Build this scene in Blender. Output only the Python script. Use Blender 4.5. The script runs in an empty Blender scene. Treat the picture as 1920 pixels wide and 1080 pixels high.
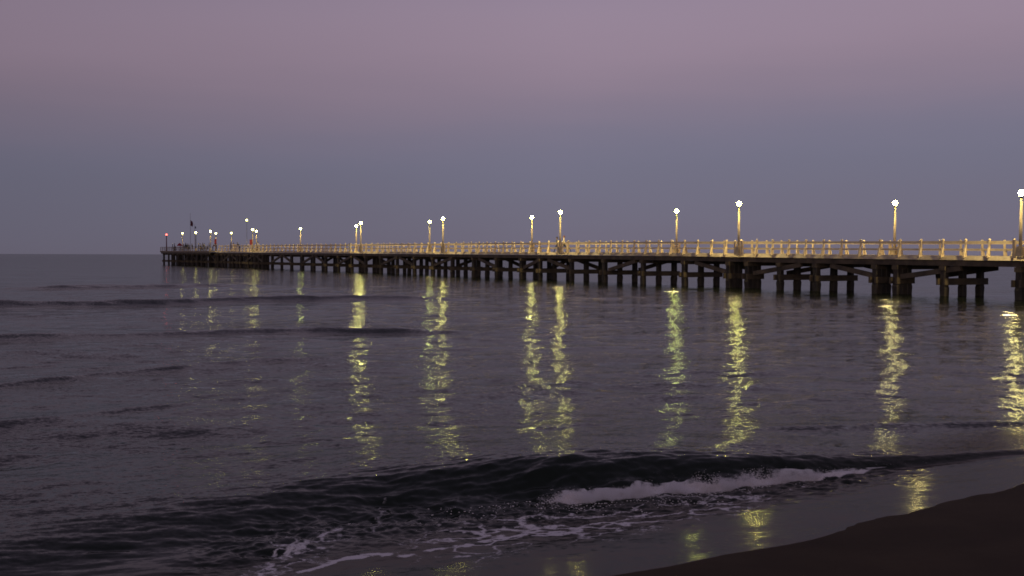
import bpy, math, random
import numpy as np
from mathutils import Vector, Matrix
random.seed(7)
rng = np.random.default_rng(11)
scn = bpy.context.scene
COL = scn.collection

# ---------------------------------------------------------------- camera
F = 2000.0            # focal length in pixels of a 1920 px wide picture
EYE = 2.66
PITCH = math.atan((540 - 478.6) / F)
ROLL = 0.003
cam_data = bpy.data.cameras.new('camera')
cam = bpy.data.objects.new('camera', cam_data)
COL.objects.link(cam)
cam_data.sensor_width = 36.0
cam_data.lens = 36.0 * F / 1920.0
cam_data.clip_start = 0.1
cam_data.clip_end = 40000
cam.location = (0, 0, EYE)
cam.rotation_mode = 'QUATERNION'
cam.rotation_quaternion = (Matrix.Rotation(math.pi / 2 - PITCH, 4, 'X') @ Matrix.Rotation(ROLL, 4, 'Z')).to_quaternion()
scn.camera = cam
scn.render.resolution_x, scn.render.resolution_y = 1024, 576

# ---------------------------------------------------------------- dusk sky
world = bpy.data.worlds.new('World')
scn.world = world
world.use_nodes = True
nt = world.node_tree
nt.nodes.clear()
def N(tree, typ, **kw):
    n = tree.nodes.new(typ)
    for k, v in kw.items():
        setattr(n, k, v)
    return n
tc = N(nt, 'ShaderNodeTexCoord')
sep = N(nt, 'ShaderNodeSeparateXYZ')
nt.links.new(tc.outputs['Generated'], sep.inputs[0])
def srgb(r, g, b):
    f = lambda c: (c / 255 / 12.92) if c <= 10 else ((c / 255 + 0.055) / 1.055) ** 2.4
    return (f(r), f(g), f(b), 1)
cln = N(nt, 'ShaderNodeTexNoise'); cln.inputs['Scale'].default_value = 3.2; cln.inputs['Detail'].default_value = 4
cmap = N(nt, 'ShaderNodeMapping'); cmap.inputs['Scale'].default_value = (1, 1, 7)
nt.links.new(tc.outputs['Generated'], cmap.inputs[0]); nt.links.new(cmap.outputs[0], cln.inputs['Vector'])
# uneven bands of thin haze lift and lower the colour belts a little
wob = N(nt, 'ShaderNodeMath', operation='MULTIPLY_ADD'); wob.inputs[1].default_value = 0.035; wob.inputs[2].default_value = -0.0175
nt.links.new(cln.outputs['Fac'], wob.inputs[0])
tilt = N(nt, 'ShaderNodeMath', operation='MULTIPLY_ADD'); tilt.inputs[1].default_value = -0.030
nt.links.new(sep.outputs['X'], tilt.inputs[0]); nt.links.new(sep.outputs['Z'], tilt.inputs[2])
addw = N(nt, 'ShaderNodeMath', operation='ADD')
nt.links.new(tilt.outputs[0], addw.inputs[0]); nt.links.new(wob.outputs[0], addw.inputs[1])
ramp = N(nt, 'ShaderNodeValToRGB')
nt.links.new(addw.outputs[0], ramp.inputs[0])
ramp.color_ramp.interpolation = 'B_SPLINE'
stops = [(0.0, (111, 105, 121)), (0.03, (113, 109, 126)), (0.075, (114, 113, 132)), (0.105, (119, 116, 136)),
         (0.147, (137, 123, 140)), (0.19, (151, 133, 150)), (0.24, (150, 135, 155)), (0.32, (123, 110, 131)),
         (0.6, (106, 98, 120)), (1.0, (92, 90, 114))]
els = ramp.color_ramp.elements
els[0].position, els[0].color = stops[0][0], srgb(*stops[0][1])
els[1].position, els[1].color = stops[-1][0], srgb(*stops[-1][1])
for p, c in stops[1:-1]:
    e = els.new(p); e.color = srgb(*c)
# the left (seaward) part of the sky is a bit dimmer than the right
side = N(nt, 'ShaderNodeMapRange'); side.inputs['From Min'].default_value = -0.45; side.inputs['From Max'].default_value = 0.05
side.inputs['To Min'].default_value = 0.76; side.inputs['To Max'].default_value = 1.0
nt.links.new(sep.outputs['X'], side.inputs[0])
mul = N(nt, 'ShaderNodeVectorMath', operation='SCALE')
nt.links.new(ramp.outputs[0], mul.inputs[0]); nt.links.new(side.outputs[0], mul.inputs['Scale'])
bg = N(nt, 'ShaderNodeBackground'); bg.inputs['Strength'].default_value = 1.0
wo = N(nt, 'ShaderNodeOutputWorld')
nt.links.new(mul.outputs[0], bg.inputs[0]); nt.links.new(bg.outputs[0], wo.inputs[0])

# the last glow of the sun, just under the land behind the camera
sd = bpy.data.lights.new('sun', 'SUN'); sd.energy = 0.22; sd.angle = math.radians(20); sd.color = (1, 0.82, 0.72)
sun = bpy.data.objects.new('sun', sd); COL.objects.link(sun)
sun.rotation_euler = (math.radians(80), 0, math.radians(-15))
scn.view_settings.view_transform = 'Standard'
scn.view_settings.look = 'None'
scn.view_settings.exposure = 0
scn.view_settings.gamma = 1
scn.cycles.use_denoising = True
scn.cycles.volume_bounces = 3
scn.cycles.max_bounces = 6
scn.cycles.filter_width = 1.7
scn.cycles.sample_clamp_indirect = 3.0
scn.cycles.use_adaptive_sampling = False

# ---------------------------------------------------------------- helpers
def tag(o, label=None, cat=None, group=None, kind=None):
    if label: o['label'] = label
    if cat: o['category'] = cat
    if group: o['group'] = group
    if kind: o['kind'] = kind
    return o
def empty(name, loc, rz=0):
    o = bpy.data.objects.new(name, None); COL.objects.link(o)
    o.location = loc; o.rotation_euler = (0, 0, rz); o.empty_display_size = 0.2
    return o
class MB:
    """collects shapes, then links them as one mesh object"""
    def __init__(s): s.v = []; s.f = []; s.m = []
    def add(s, vs, fs, mi=0):
        b = len(s.v); s.v += [tuple(x) for x in vs]; s.f += [tuple(i + b for i in f) for f in fs]; s.m += [mi] * len(fs)
    def box(s, c, size, R=None, mi=0, taper=1.0):
        hx, hy, hz = size[0] / 2, size[1] / 2, size[2] / 2
        vs = []
        for z in (-1, 1):
            k = taper if z > 0 else 1
            for x, y in ((-1, -1), (1, -1), (1, 1), (-1, 1)):
                p = Vector((x * hx * k, y * hy * k, z * hz))
                if R is not None: p = R @ p
                vs.append(p + Vector(c))
        s.add(vs, [(3, 2, 1, 0), (4, 5, 6, 7), (0, 1, 5, 4), (1, 2, 6, 5), (2, 3, 7, 6), (3, 0, 4, 7)], mi)
    def beam(s, a, b, w, h, mi=0, up=(0, 0, 1)):
        a, b = Vector(a), Vector(b); d = (b - a).normalized()
        x = d.cross(Vector(up)); 
        if x.length < 1e-4: x = Vector((1, 0, 0))
        x.normalize(); u = x.cross(d)
        vs = [p + x * w / 2 * sx + u * h / 2 * su for p in (a, b) for sx, su in ((-1, -1), (1, -1), (1, 1), (-1, 1))]
        s.add(vs, [(0, 1, 2, 3), (7, 6, 5, 4), (4, 5, 1, 0), (5, 6, 2, 1), (6, 7, 3, 2), (7, 4, 0, 3)], mi)
    def lathe(s, c, prof, n=12, mi=0):
        vs = []; fs = []
        for r, z in prof:
            for k in range(n):
                a = 2 * math.pi * k / n
                vs.append((c[0] + r * math.cos(a), c[1] + r * math.sin(a), c[2] + z))
        for i in range(len(prof) - 1):
            for k in range(n):
                k2 = (k + 1) % n
                fs.append((i * n + k, i * n + k2, (i + 1) * n + k2, (i + 1) * n + k))
        fs.append(tuple(range(n))[::-1]); fs.append(tuple((len(prof) - 1) * n + k for k in range(n)))
        s.add(vs, fs, mi)
    def ball(s, c, r, n=12, m=8, sc=(1, 1, 1), mi=0):
        prof = [(max(1e-4, r * math.sin(math.pi * i / m)), -r * math.cos(math.pi * i / m)) for i in range(m + 1)]
        b = len(s.v); s.lathe((0, 0, 0), prof, n, mi)
        for i in range(b, len(s.v)):
            v = s.v[i]; s.v[i] = (c[0] + v[0] * sc[0], c[1] + v[1] * sc[1], c[2] + v[2] * sc[2])
    def mesh(s, name, mats, smooth=False):
        me = bpy.data.meshes.new(name); me.from_pydata(s.v, [], s.f)
        for m in (mats if isinstance(mats, (list, tuple)) else [mats]): me.materials.append(m)
        me.polygons.foreach_set('material_index', s.m)
        if smooth: me.polygons.foreach_set('use_smooth', [True] * len(s.f))
        me.update(); return me
    def build(s, name, mats, parent=None, smooth=False):
        o = bpy.data.objects.new(name, s.mesh(name, mats, smooth)); COL.objects.link(o)
        if parent: o.parent = parent
        return o

def sstep(a, b, x):
    t = np.clip((x - a) / (b - a), 0, 1); return t * t * (3 - 2 * t)
def H(x): return 475.7 + 0.003 * x
def ground(x, y, z=0.0):
    """point at height z seen at photo pixel (x, y)"""
    a = math.atan((y - 540 - (x - 960) * 0.003) / F) + PITCH
    d = (EYE - z) / math.tan(a)
    c = math.cos(PITCH) * d + math.sin(PITCH) * (EYE - z)
    return ((x - 960) / F * c, d)
def zof(y, x, depth): return EYE + (H(x) - y) / F * depth

# ---------------------------------------------------------------- materials
def mat(name):
    m = bpy.data.materials.new(name); m.use_nodes = True
    t = m.node_tree; b = t.nodes['Principled BSDF']
    return m, t, b
def wood(name, c1, c2, rough=0.75, scale=3.0, bump=0.25, stretch=(1, 1, 1)):
    m, t, b = mat(name)
    tcn = N(t, 'ShaderNodeTexCoord'); mp = N(t, 'ShaderNodeMapping'); mp.inputs['Scale'].default_value = stretch
    no = N(t, 'ShaderNodeTexNoise'); no.inputs['Scale'].default_value = scale; no.inputs['Detail'].default_value = 6; no.inputs['Roughness'].default_value = 0.65
    r = N(t, 'ShaderNodeValToRGB'); r.color_ramp.elements[0].position = 0.35; r.color_ramp.elements[1].position = 0.68
    r.color_ramp.elements[0].color = (*c1, 1); r.color_ramp.elements[1].color = (*c2, 1)
    t.links.new(tcn.outputs['Object'], mp.inputs[0]); t.links.new(mp.outputs[0], no.inputs['Vector'])
    t.links.new(no.outputs['Fac'], r.inputs[0]); t.links.new(r.outputs[0], b.inputs['Base Color'])
    bp = N(t, 'ShaderNodeBump'); bp.inputs['Strength'].default_value = bump; bp.inputs['Distance'].default_value = 0.02
    t.links.new(no.outputs['Fac'], bp.inputs['Height']); t.links.new(bp.outputs[0], b.inputs['Normal'])
    b.inputs['Roughness'].default_value = rough
    return m
M = {}
M['rail'] = wood('cream_painted_wood', (0.66, 0.50, 0.30), (0.85, 0.70, 0.46), 0.5, 2.5)
M['grey_rail'] = wood('weathered_rail_wood', (0.16, 0.12, 0.09), (0.30, 0.24, 0.18), 0.7, 3)
M['pile'] = wood('tarred_pile_timber', (0.016, 0.013, 0.011), (0.06, 0.043, 0.03), 0.7, 1.5, 0.6, (1.5, 1.5, 0.5))
M['beam'] = wood('dark_pier_beam', (0.045, 0.033, 0.024), (0.13, 0.095, 0.06), 0.75, 1.2, 0.4)
M['edge'] = wood('worn_edge_concrete', (0.32, 0.26, 0.19), (0.58, 0.48, 0.35), 0.8, 1.1, 0.4)
M['deck'] = wood('deck_boards', (0.16, 0.12, 0.08), (0.28, 0.22, 0.15), 0.7, 1.6)
M['pole'] = wood('brown_lamp_pole', (0.42, 0.33, 0.20), (0.60, 0.48, 0.30), 0.45, 4)
def plain(name, c, rough=0.6, metallic=0.0, var=0.25):
    m, t, b = mat(name)
    no = N(t, 'ShaderNodeTexNoise'); no.inputs['Scale'].default_value = 14; no.inputs['Detail'].default_value = 3
    mx = N(t, 'ShaderNodeMix', data_type='RGBA'); mx.inputs['A'].default_value = tuple(x * (1 - var) for x in c) + (1,); mx.inputs['B'].default_value = (*c, 1)
    t.links.new(no.outputs['Fac'], mx.inputs['Factor']); t.links.new(mx.outputs['Result'], b.inputs['Base Color'])
    b.inputs['Roughness'].default_value = rough; b.inputs['Metallic'].default_value = metallic
    return m
def glow(name, c, s):
    m, t, b = mat(name)
    b.inputs['Base Color'].default_value = (0, 0, 0, 1); b.inputs['Roughness'].default_value = 0.6; b.inputs['Specular IOR Level'].default_value = 0
    b.inputs['Emission Color'].default_value = (*c, 1); b.inputs['Emission Strength'].default_value = s
    return m
LAMP = 160.0
SPOT = 2300.0
M['globe'] = glow('lit_globe', (1.0, 0.93, 0.24), LAMP)
M['redglobe'] = glow('lit_red_lamp', (1.0, 0.10, 0.07), 9.0)
M['white'] = plain('white_panel_paint', (0.78, 0.74, 0.66), 0.5)
M['red'] = plain('red_plastic', (0.30, 0.008, 0.012), 0.6)
M['redpole'] = plain('dark_red_pole_paint', (0.12, 0.015, 0.03), 0.5)
M['darkmetal'] = plain('dark_metal', (0.05, 0.045, 0.045), 0.45, 0.6)
M['steel'] = plain('pale_mast_paint', (0.30, 0.30, 0.33), 0.4)
M['flag'] = plain('dark_flag_cloth', (0.10, 0.01, 0.03), 0.8)
M['skin'] = plain('skin', (0.42, 0.27, 0.19), 0.6)
M['hair'] = plain('black_hair', (0.012, 0.01, 0.009), 0.5)
M['brownhair'] = plain('reddish_brown_hair', (0.12, 0.035, 0.015), 0.5)
M['black'] = plain('black_cloth', (0.012, 0.012, 0.014), 0.85)
M['navy'] = plain('navy_cloth', (0.02, 0.025, 0.05), 0.85)
M['olive'] = plain('olive_cloth', (0.05, 0.055, 0.03), 0.85)
M['brown'] = plain('brown_cloth', (0.09, 0.045, 0.025), 0.85)
M['grey'] = plain('grey_cloth', (0.12, 0.12, 0.12), 0.85)
M['cream'] = plain('cream_cloth', (0.6, 0.52, 0.4), 0.85)

# ---------------------------------------------------------------- noise for meshes
def vnoise(x, y, seed=0):
    xi = np.floor(x).astype(np.int64); yi = np.floor(y).astype(np.int64)
    fx = x - xi; fy = y - yi
    fx = fx * fx * (3 - 2 * fx); fy = fy * fy * (3 - 2 * fy)
    def h(a, b):
        n = (a * 374761393 + b * 668265263 + seed * 2147483647 + 1013904223) & 0xFFFFFFFF
        n = ((n ^ (n >> 13)) * 1274126177) & 0xFFFFFFFF
        n = n ^ (n >> 16)
        return (n & 0xFFFF) / 65535.0
    a = h(xi, yi); b = h(xi + 1, yi); c = h(xi, yi + 1); d = h(xi + 1, yi + 1)
    return (a * (1 - fx) + b * fx) * (1 - fy) + (c * (1 - fx) + d * fx) * fy
def fbm(x, y, o=4, seed=0):
    s = 0; a = 0.5; t = 0
    for i in range(o):
        s = s + a * vnoise(x * 2 ** i + 17.3 * i, y * 2 ** i - 9.1 * i, seed + i); t += a; a *= 0.5
    return s / t

# ---------------------------------------------------------------- shoreline
ZS = 0.20           # the thin film of a spent wave reaches this far up the beach
_sh = np.array([ground(x_, y_, ZS) for x_, y_ in ((1150, 1080), (1300, 1052), (1400, 1032), (1500, 1013), (1600, 992), (1700, 970), (1800, 945), (1870, 922), (1935, 895))])
_x0, _y0 = _sh[0]; _x1, _y1 = _sh[-1]
SX = np.array([_x0 - 60, _x0 - 12, _x0 - 3.5] + list(_sh[:, 0]) + [_x1 + 2, _x1 + 40, _x1 + 160])
SY = np.array([_y0 - 37, _y0 - 7.6, _y0 - 2.3] + list(_sh[:, 1]) + [_y1 + 1.6, _y1 + 25, _y1 + 99])
_dx = np.linspace(SX[0], SX[-1], 24000); _dy = np.interp(_dx, SX, SY); _kk = np.hanning(161); _kk /= _kk.sum()
_dy = np.convolve(np.pad(_dy, 80, mode='edge'), _kk, 'valid')
def inland(X, Y):   # metres inland of the waterline (negative = out to sea)
    return (np.interp(X, _dx, _dy) - Y) * 0.85 + 0.035 * np.sin(X * 1.9 + 0.6) * np.exp(-((X - 3) / 9) ** 2) + 0.02 * np.sin(X * 4.3)
FS = 0.094
def film_z(di):     # the film lies on the sloping beach, then meets the flat sea
    d = np.clip(-di, 0, None)
    return np.where(di > 0, ZS - 0.03 * np.clip(di, 0, 2), FS * 0.22 * np.log1p(np.exp(np.clip((ZS / FS - d) / 0.22, -30, 30))))
def sand_z(di, X, Y):
    up = ZS + 0.085 * di - 0.0011 * np.clip(di, 0, 30) ** 2
    dn = film_z(np.minimum(di, 0)) + 0.012 * np.minimum(di, 0) - 0.0030 * di ** 2
    z = np.where(di > 0, up, np.maximum(dn, -4.0))
    z = z + (fbm(X * 0.5, Y * 0.5, 4, 3) - 0.5) * 0.05 * np.clip(di * 0.1, 0, 1)
    z = z + (fbm(X * 4, Y * 4, 3, 5) - 0.5) * 0.012 * np.clip(di * 0.5, 0, 1)
    return z

def grid_mesh(name, P, nr, nc, material, attrs=None):
    me = bpy.data.meshes.new(name)
    nv = nr * nc
    me.vertices.add(nv); me.vertices.foreach_set('co', P.reshape(-1).astype(np.float32))
    i = np.arange(nr - 1)[:, None] * nc + np.arange(nc - 1)[None, :]
    q = np.stack([i, i + 1, i + nc + 1, i + nc], -1).reshape(-1, 4).astype(np.int32)
    me.loops.add(q.size); me.loops.foreach_set('vertex_index', q.reshape(-1))
    me.polygons.add(len(q)); me.polygons.foreach_set('loop_start', np.arange(len(q), dtype=np.int32) * 4)
    me.polygons.foreach_set('use_smooth', np.ones(len(q), dtype=bool))
    me.update(calc_edges=True)
    for k, a in (attrs or {}).items():
        at = me.attributes.new(k, 'FLOAT', 'POINT'); at.data.foreach_set('value', a.reshape(-1).astype(np.float32))
    me.materials.append(material); me.validate()
    o = bpy.data.objects.new(name, me); COL.objects.link(o)
    return o

# ---------------------------------------------------------------- sand
ms, t, b = mat('damp_beach_sand')
geo = N(t, 'ShaderNodeNewGeometry')
n1 = N(t, 'ShaderNodeTexNoise'); n1.inputs['Scale'].default_value = 90; n1.inputs['Detail'].default_value = 5; n1.inputs['Roughness'].default_value = 0.7
n2 = N(t, 'ShaderNodeTexNoise'); n2.inputs['Scale'].default_value = 1.3; n2.inputs['Detail'].default_value = 5
t.links.new(geo.outputs['Position'], n1.inputs['Vector']); t.links.new(geo.outputs['Position'], n2.inputs['Vector'])
r1 = N(t, 'ShaderNodeValToRGB'); r1.color_ramp.elements[0].position = .3; r1.color_ramp.elements[1].position = .75
r1.color_ramp.elements[0].color = (0.034, 0.0215, 0.012, 1); r1.color_ramp.elements[1].color = (0.085, 0.056, 0.032, 1)
mxn = N(t, 'ShaderNodeMath', operation='MULTIPLY_ADD'); mxn.inputs[1].default_value = 0.5
hlf = N(t, 'ShaderNodeMath', operation='MULTIPLY'); hlf.inputs[1].default_value = 0.5
t.links.new(n2.outputs['Fac'], hlf.inputs[0]); t.links.new(n1.outputs['Fac'], mxn.inputs[0]); t.links.new(hlf.outputs[0], mxn.inputs[2])
t.links.new(mxn.outputs[0], r1.inputs[0]); t.links.new(r1.outputs[0], b.inputs['Base Color'])
b.inputs['Roughness'].default_value = 0.85; b.inputs['Specular IOR Level'].default_value = 0.12
bp = N(t, 'ShaderNodeBump'); bp.inputs['Strength'].default_value = 0.5; bp.inputs['Distance'].default_value = 0.008
t.links.new(n1.outputs['Fac'], bp.inputs['Height']); t.links.new(bp.outputs[0], b.inputs['Normal'])
M['sand'] = ms
xs = np.concatenate([np.linspace(-120, -9, 40)[:-1], np.linspace(-9, 16, 620), np.linspace(16, 160, 60)[1:]])
ys = np.concatenate([np.linspace(-60, -2, 25)[:-1], np.linspace(-2, 18, 460), np.linspace(18, 180, 70)[1:]])
GX, GY = np.meshgrid(xs, ys)
GZ = sand_z(inland(GX, GY), GX, GY)
sand = grid_mesh('beach_sand', np.stack([GX, GY, GZ], -1), len(ys), len(xs), ms)
tag(sand, 'dark damp brown sand of the beach in the lower right corner', 'beach', kind='structure')

# ---------------------------------------------------------------- sea
rows = [5.0]
while rows[-1] < 8: rows.append(rows[-1] * 1.005)
while rows[-1] < 15.5: rows.append(rows[-1] * 1.0021)
while rows[-1] < 90: rows.append(rows[-1] * 1.0048)
while rows[-1] < 16000: rows.append(rows[-1] * 1.035)
rows = np.array(rows)
ix = np.linspace(-260, 2180, 860)                       # directions inside the view: dense
cols = np.concatenate([np.tan(np.linspace(math.radians(-78), math.atan((ix[0] - 960) / F), 50))[:-1], (ix - 960) / F,
                       np.tan(np.linspace(math.atan((ix[-1] - 960) / F), math.radians(78), 50))[1:]])
RR, TT = np.meshgrid(rows, cols, indexing='ij')
X = RR * TT; Y = RR.copy()
px = TT * F + 960
di = inland(X, Y)
off = np.clip(-di, 0, None)
Zw = np.zeros_like(X)
# wind ripples: many small sine trains running in to the shore
amp_env = sstep(0.5, 7.0, off) * (1 - 0.8 * sstep(60, 400, RR))
behind = np.ones_like(X)
base = math.atan2(-0.87, 0.50)
for lam, n, st in ((9.0, 5, 0.010), (4.5, 7, 0.016), (2.2, 10, 0.022), (1.1, 14, 0.030), (0.55, 16, 0.034), (0.28, 14, 0.030)):
    for i in range(n):
        l = lam * rng.uniform(0.75, 1.35); th = base + rng.normal(0, 0.42 if lam > 1.5 else 0.6); k = 2 * math.pi / l
        a = st / math.sqrt(n) * 1.4 / k
        fade = 1 - sstep(l * 28, l * 90, RR)
        sel = slice(0, int(np.searchsorted(rows, l * 92)))
        Zw[sel] += (a * np.sin(k * (math.cos(th) * X[sel] + math.sin(th) * Y[sel]) + rng.uniform(0, 6.28))) * fade[sel]
patch = 0.55 + 0.9 * fbm(X / 9, Y / 5, 3, 40)
Zw *= amp_env * patch
def poly_world(pts, z=0): return np.array([ground(a, b2, z) for a, b2 in pts])
def dist_poly(P, X, Y):
    """signed range behind the polyline (as a function of X), and parameter inside 0..1"""
    yy = np.interp(X, P[:, 0], P[:, 1]); return Y - yy
def ridge(pts, amp, front, back, fx0, fx1, seed):
    P = poly_world(pts); o = np.argsort(P[:, 0]); P = P[o]
    s = dist_poly(P, X, Y) + (fbm(X / 3.0, Y / 3.0, 3, seed) - 0.5) * front * 1.6
    prof = np.where(s < 0, np.exp(-(s / front) ** 2), np.exp(-(s / back) ** 2))
    env = sstep(fx0[0], fx0[1], px) * (1 - sstep(fx1[0], fx1[1], px)) * (0.7 + 0.6 * fbm(X / 4.0, Y / 4.0, 2, seed + 5))
    return amp * prof * env
Zw += ridge([(-400, 590), (0, 573), (250, 571), (500, 563), (760, 561), (1100, 560)], 0.26, 0.9, 3.0, (-3000, -2900), (700, 900), 61)
Zw += ridge([(-400, 545), (100, 541), (400, 537), (800, 537)], 0.26, 1.6, 4.0, (-100, 150), (380, 560), 62)
Zw += ridge([(-400, 640), (0, 633), (300, 628), (600, 621), (800, 622), (1000, 626), (1300, 630)], 0.13, 0.6, 2.4, (-3000, -2900), (760, 1020), 63)
Zw += ridge([(-400, 780), (0, 722), (200, 700), (400, 684), (640, 672), (900, 668)], 0.05, 0.42, 1.4, (-3000, -2900), (420, 800), 64)
Zw += ridge([(-400, 860), (0, 800), (200, 778), (400, 752), (640, 735), (900, 728)], 0.035, 0.30, 0.9, (-3000, -2900), (400, 820), 65)
Zw += ridge([(900, 700), (1200, 704), (1500, 690), (1920, 688)], 0.03, 0.35, 1.2, (950, 1150), (2600, 2700), 66)
Zw += ridge([(1200, 850), (1450, 818), (1650, 806), (1920, 796), (2300, 790)], 0.034, 0.24, 0.7, (1330, 1600), (2600, 2700), 67)

# the breaking wave: foot and crest of its dark front, read along each direction
wx = np.array([-900, -300, 0, 250, 500, 700, 900, 1050, 1200, 1400, 1600, 1750, 1920, 2200, 2600])
wf = np.array([1500, 1230, 1115, 1052, 992, 962, 950, 942, 934, 914, 890, 878, 870, 862, 858])
wc = np.array([1300, 1095, 1008, 957, 914, 884, 863, 854, 851, 852, 855, 856, 855, 852, 850])
wh = np.array([.08, .10, .115, .13, .155, .20, .27, .34, .32, .24, .12, .085, .05, .03, .02])
def rng_of(x, y, z): return ground(x, y, z)[1]
rf_t = np.array([rng_of(a, b2, 0) for a, b2 in zip(wx, wf)])
rc_t = np.array([rng_of(a, b2, h_) for a, b2, h_ in zip(wx, wc, wh)])
print('wave foot', rf_t.round(2)); print('wave crest', rc_t.round(2))
cpx = px[0]
def smooth(a, n=41):
    k = np.hanning(n); k /= k.sum(); return np.convolve(np.pad(a, n // 2, mode='edge'), k, 'valid')
rf = smooth(np.interp(cpx, wx, rf_t)); rc = smooth(np.interp(cpx, wx, np.maximum(rc_t, rf_t + 0.3))); hc = smooth(np.interp(cpx, wx, wh))
wobl = (fbm(cpx / 90, cpx * 0 + 3, 4, 8) - 0.5)
rf = rf + 0.22 * wobl; rc = rc + 0.10 * wobl
RF, RC, HC = rf[None, :], rc[None, :], hc[None, :]
u = (RR - RF) / (RC - RF)
face = sstep(0, 1, u) ** 0.9
back = np.exp(-np.clip((RR - RC), 0, None) / 1.5) * (1 + np.clip(RR - RC, 0, None) / 1.5)
inface = np.clip(u, 0, 1)
wave = HC * np.where(u < 1, face, back)
# diagonal furrows running up the face
fur = fbm(X * 2.2 + Y * 1.1, Y * 5.5 - X * 2.6, 4, 21) - 0.5
fur2 = fbm(X * 1.3, Y * 7 - X * 2.0, 3, 33) - 0.5
faceenv = np.exp(-((u - 0.6) / 0.75) ** 2)
Zw = Zw * (0.35 + 0.65 * sstep(0.8, 2.5, u)) + wave + faceenv * np.clip(HC * 3, 0, 1) * (fur * 0.095 + fur2 * 0.06)
# broken, churned water in front of the foot
sf = RF - RR
churn = np.exp(-((sf - 0.35) / 0.75) ** 2) * sstep(250, 500, px) * (1 - sstep(1550, 1800, px))
Zw += churn * ((fbm(X * 3.5, Y * 5, 4, 51) - 0.5) * 0.11 + (fbm(X * 10, Y * 14, 3, 52) - 0.5) * 0.035)
Zw += sstep(0.2, 3, off) * (1 - sstep(-0.4, 0.4, u)) * ((fbm(X * 0.9 + Y * .4, Y * 2.2 - X, 3, 71) - 0.5) * 0.030)
Zw += 0.004 * (fbm(X * 1.5, Y * 3.5, 3, 91) - 0.5) * (1 - sstep(20, 30, RR))
# swash film: edge of the water
edge = (fbm(X * 0.8, Y * 0.8, 3, 15) - 0.5) * 0.010
Zw += np.where(di > -1.0, edge * sstep(-1.0, 0, di), 0)
Zw += film_z(di)
# far out the swell is only a gentle unevenness
Zw += 0.05 * (fbm(X / 30, Y / 14, 3, 81) - 0.5) * sstep(50, 120, RR) * (1 - sstep(600, 2000, RR))

# foam drawn on the water: thin lines and webs
foam = np.zeros_like(X)
near = RR < 16
Xn, Yn = X[near], Y[near]
wxn = (fbm(Xn * 2.2, Yn * 2.2, 4, 101) - 0.5) * 0.55; wyn = (fbm(Xn * 2.2, Yn * 2.2, 4, 102) - 0.5) * 0.55
wxf = (fbm(Xn * 9, Yn * 9, 3, 103) - 0.5) * 0.14; wyf = (fbm(Xn * 9, Yn * 9, 3, 104) - 0.5) * 0.14
Xq, Yq = Xn + wxn * 0.55 + wxf, Yn + wyn * 0.55 + wyf
fo = np.zeros_like(Xn)
def line(pts, w, s):
    global fo
    P = poly_world(pts); d = np.full_like(Xq, 9.0)
    for (ax, ay), (bx, by) in zip(P[:-1], P[1:]):
        vx, vy = bx - ax, by - ay; tt = np.clip(((Xq - ax) * vx + (Yq - ay) * vy) / (vx * vx + vy * vy), 0, 1)
        d = np.minimum(d, np.hypot(Xq - ax - tt * vx, Yq - ay - tt * vy))
    ww_ = w * (0.45 + 1.3 * fbm(Xn * 2.7, Yn * 2.7, 3, 140)); brk = sstep(0.30, 0.52, fbm(Xn * 6.5, Yn * 8, 4, 141))
    fo = np.maximum(fo, s * np.exp(-(d / ww_) ** 2) * (0.25 + 0.75 * brk))
line([(420, 1110), (560, 1076), (650, 1052), (760, 1048), (830, 1034), (930, 1018), (1010, 1010), (1080, 1005)], 0.055, 1.0)
line([(640, 1052), (700, 1046), (780, 1046)], 0.10, 1.0)
line([(900, 1022), (960, 1012)], 0.09, 0.95)
line([(470, 1085), (530, 1040), (580, 1015), (632, 988)], 0.06, 0.8)
line([(630, 988), (640, 1020), (600, 1040)], 0.06, 0.6)
line([(1080, 1005), (1160, 986), (1240, 968), (1320, 955), (1400, 942), (1470, 928), (1510, 915)], 0.035, 0.75)
line([(1000, 970), (1080, 975), (1150, 962), (1220, 950)], 0.045, 0.7)
line([(760, 1010), (850, 990), (940, 985), (1040, 990)], 0.05, 0.55)
line([(700, 1000), (716, 960), (730, 945)], 0.05, 0.6)
line([(1230, 935), (1330, 938), (1420, 930)], 0.06, 0.7)
line([(400, 1100), (480, 1065), (560, 1050), (620, 1060)], 0.10, 0.6)
line([(1640, 905), (1700, 890), (1760, 880)], 0.04, 0.45)
web = 1 - np.abs(2 * fbm(Xn * 3.0 + 3, Yn * 3.6, 4, 111) - 1) * 4.2
pxn, un = px[near], u[near]
zone = np.exp(-((un + 1.2) / 1.3) ** 2) * sstep(560, 900, pxn) * (1 - sstep(1350, 1620, pxn)) * (un < 0.3)
zone = np.maximum(zone, np.exp(-((un + 0.9) / 0.9) ** 2) * sstep(380, 520, pxn) * (1 - sstep(600, 760, pxn)) * 0.9)
fo = np.maximum(fo, np.clip(web, 0, 1) * zone * 0.95)
# white water along the foot of the breaking part
ww = np.exp(-((un - 0.10) / 0.17) ** 2) * sstep(985, 1080, pxn) * (1 - sstep(1600, 1680, pxn))
fo = np.maximum(fo, ww * (0.6 + 0.9 * fbm(Xn * 6, Yn * 6, 3, 120)))
brow = np.exp(-((un - 0.40) / 0.22) ** 2) * sstep(1000, 1150, pxn) * (1 - sstep(1750, 1850, pxn))
fo = np.maximum(fo, brow * 0.45 * sstep(0.42, 0.65, fbm(Xn * 7 + Yn * 3, Yn * 4, 4, 125)))
foam[near] = np.clip(fo, 0, 1)
ripple = 0.25 + 0.75 * sstep(-0.3, 1.6, u)
ripple = ripple * (1 - 0.15 * np.exp(-((u - 0.5) / 0.6) ** 2) * (px < 3000) * np.clip(HC * 4, 0, 1))

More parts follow.
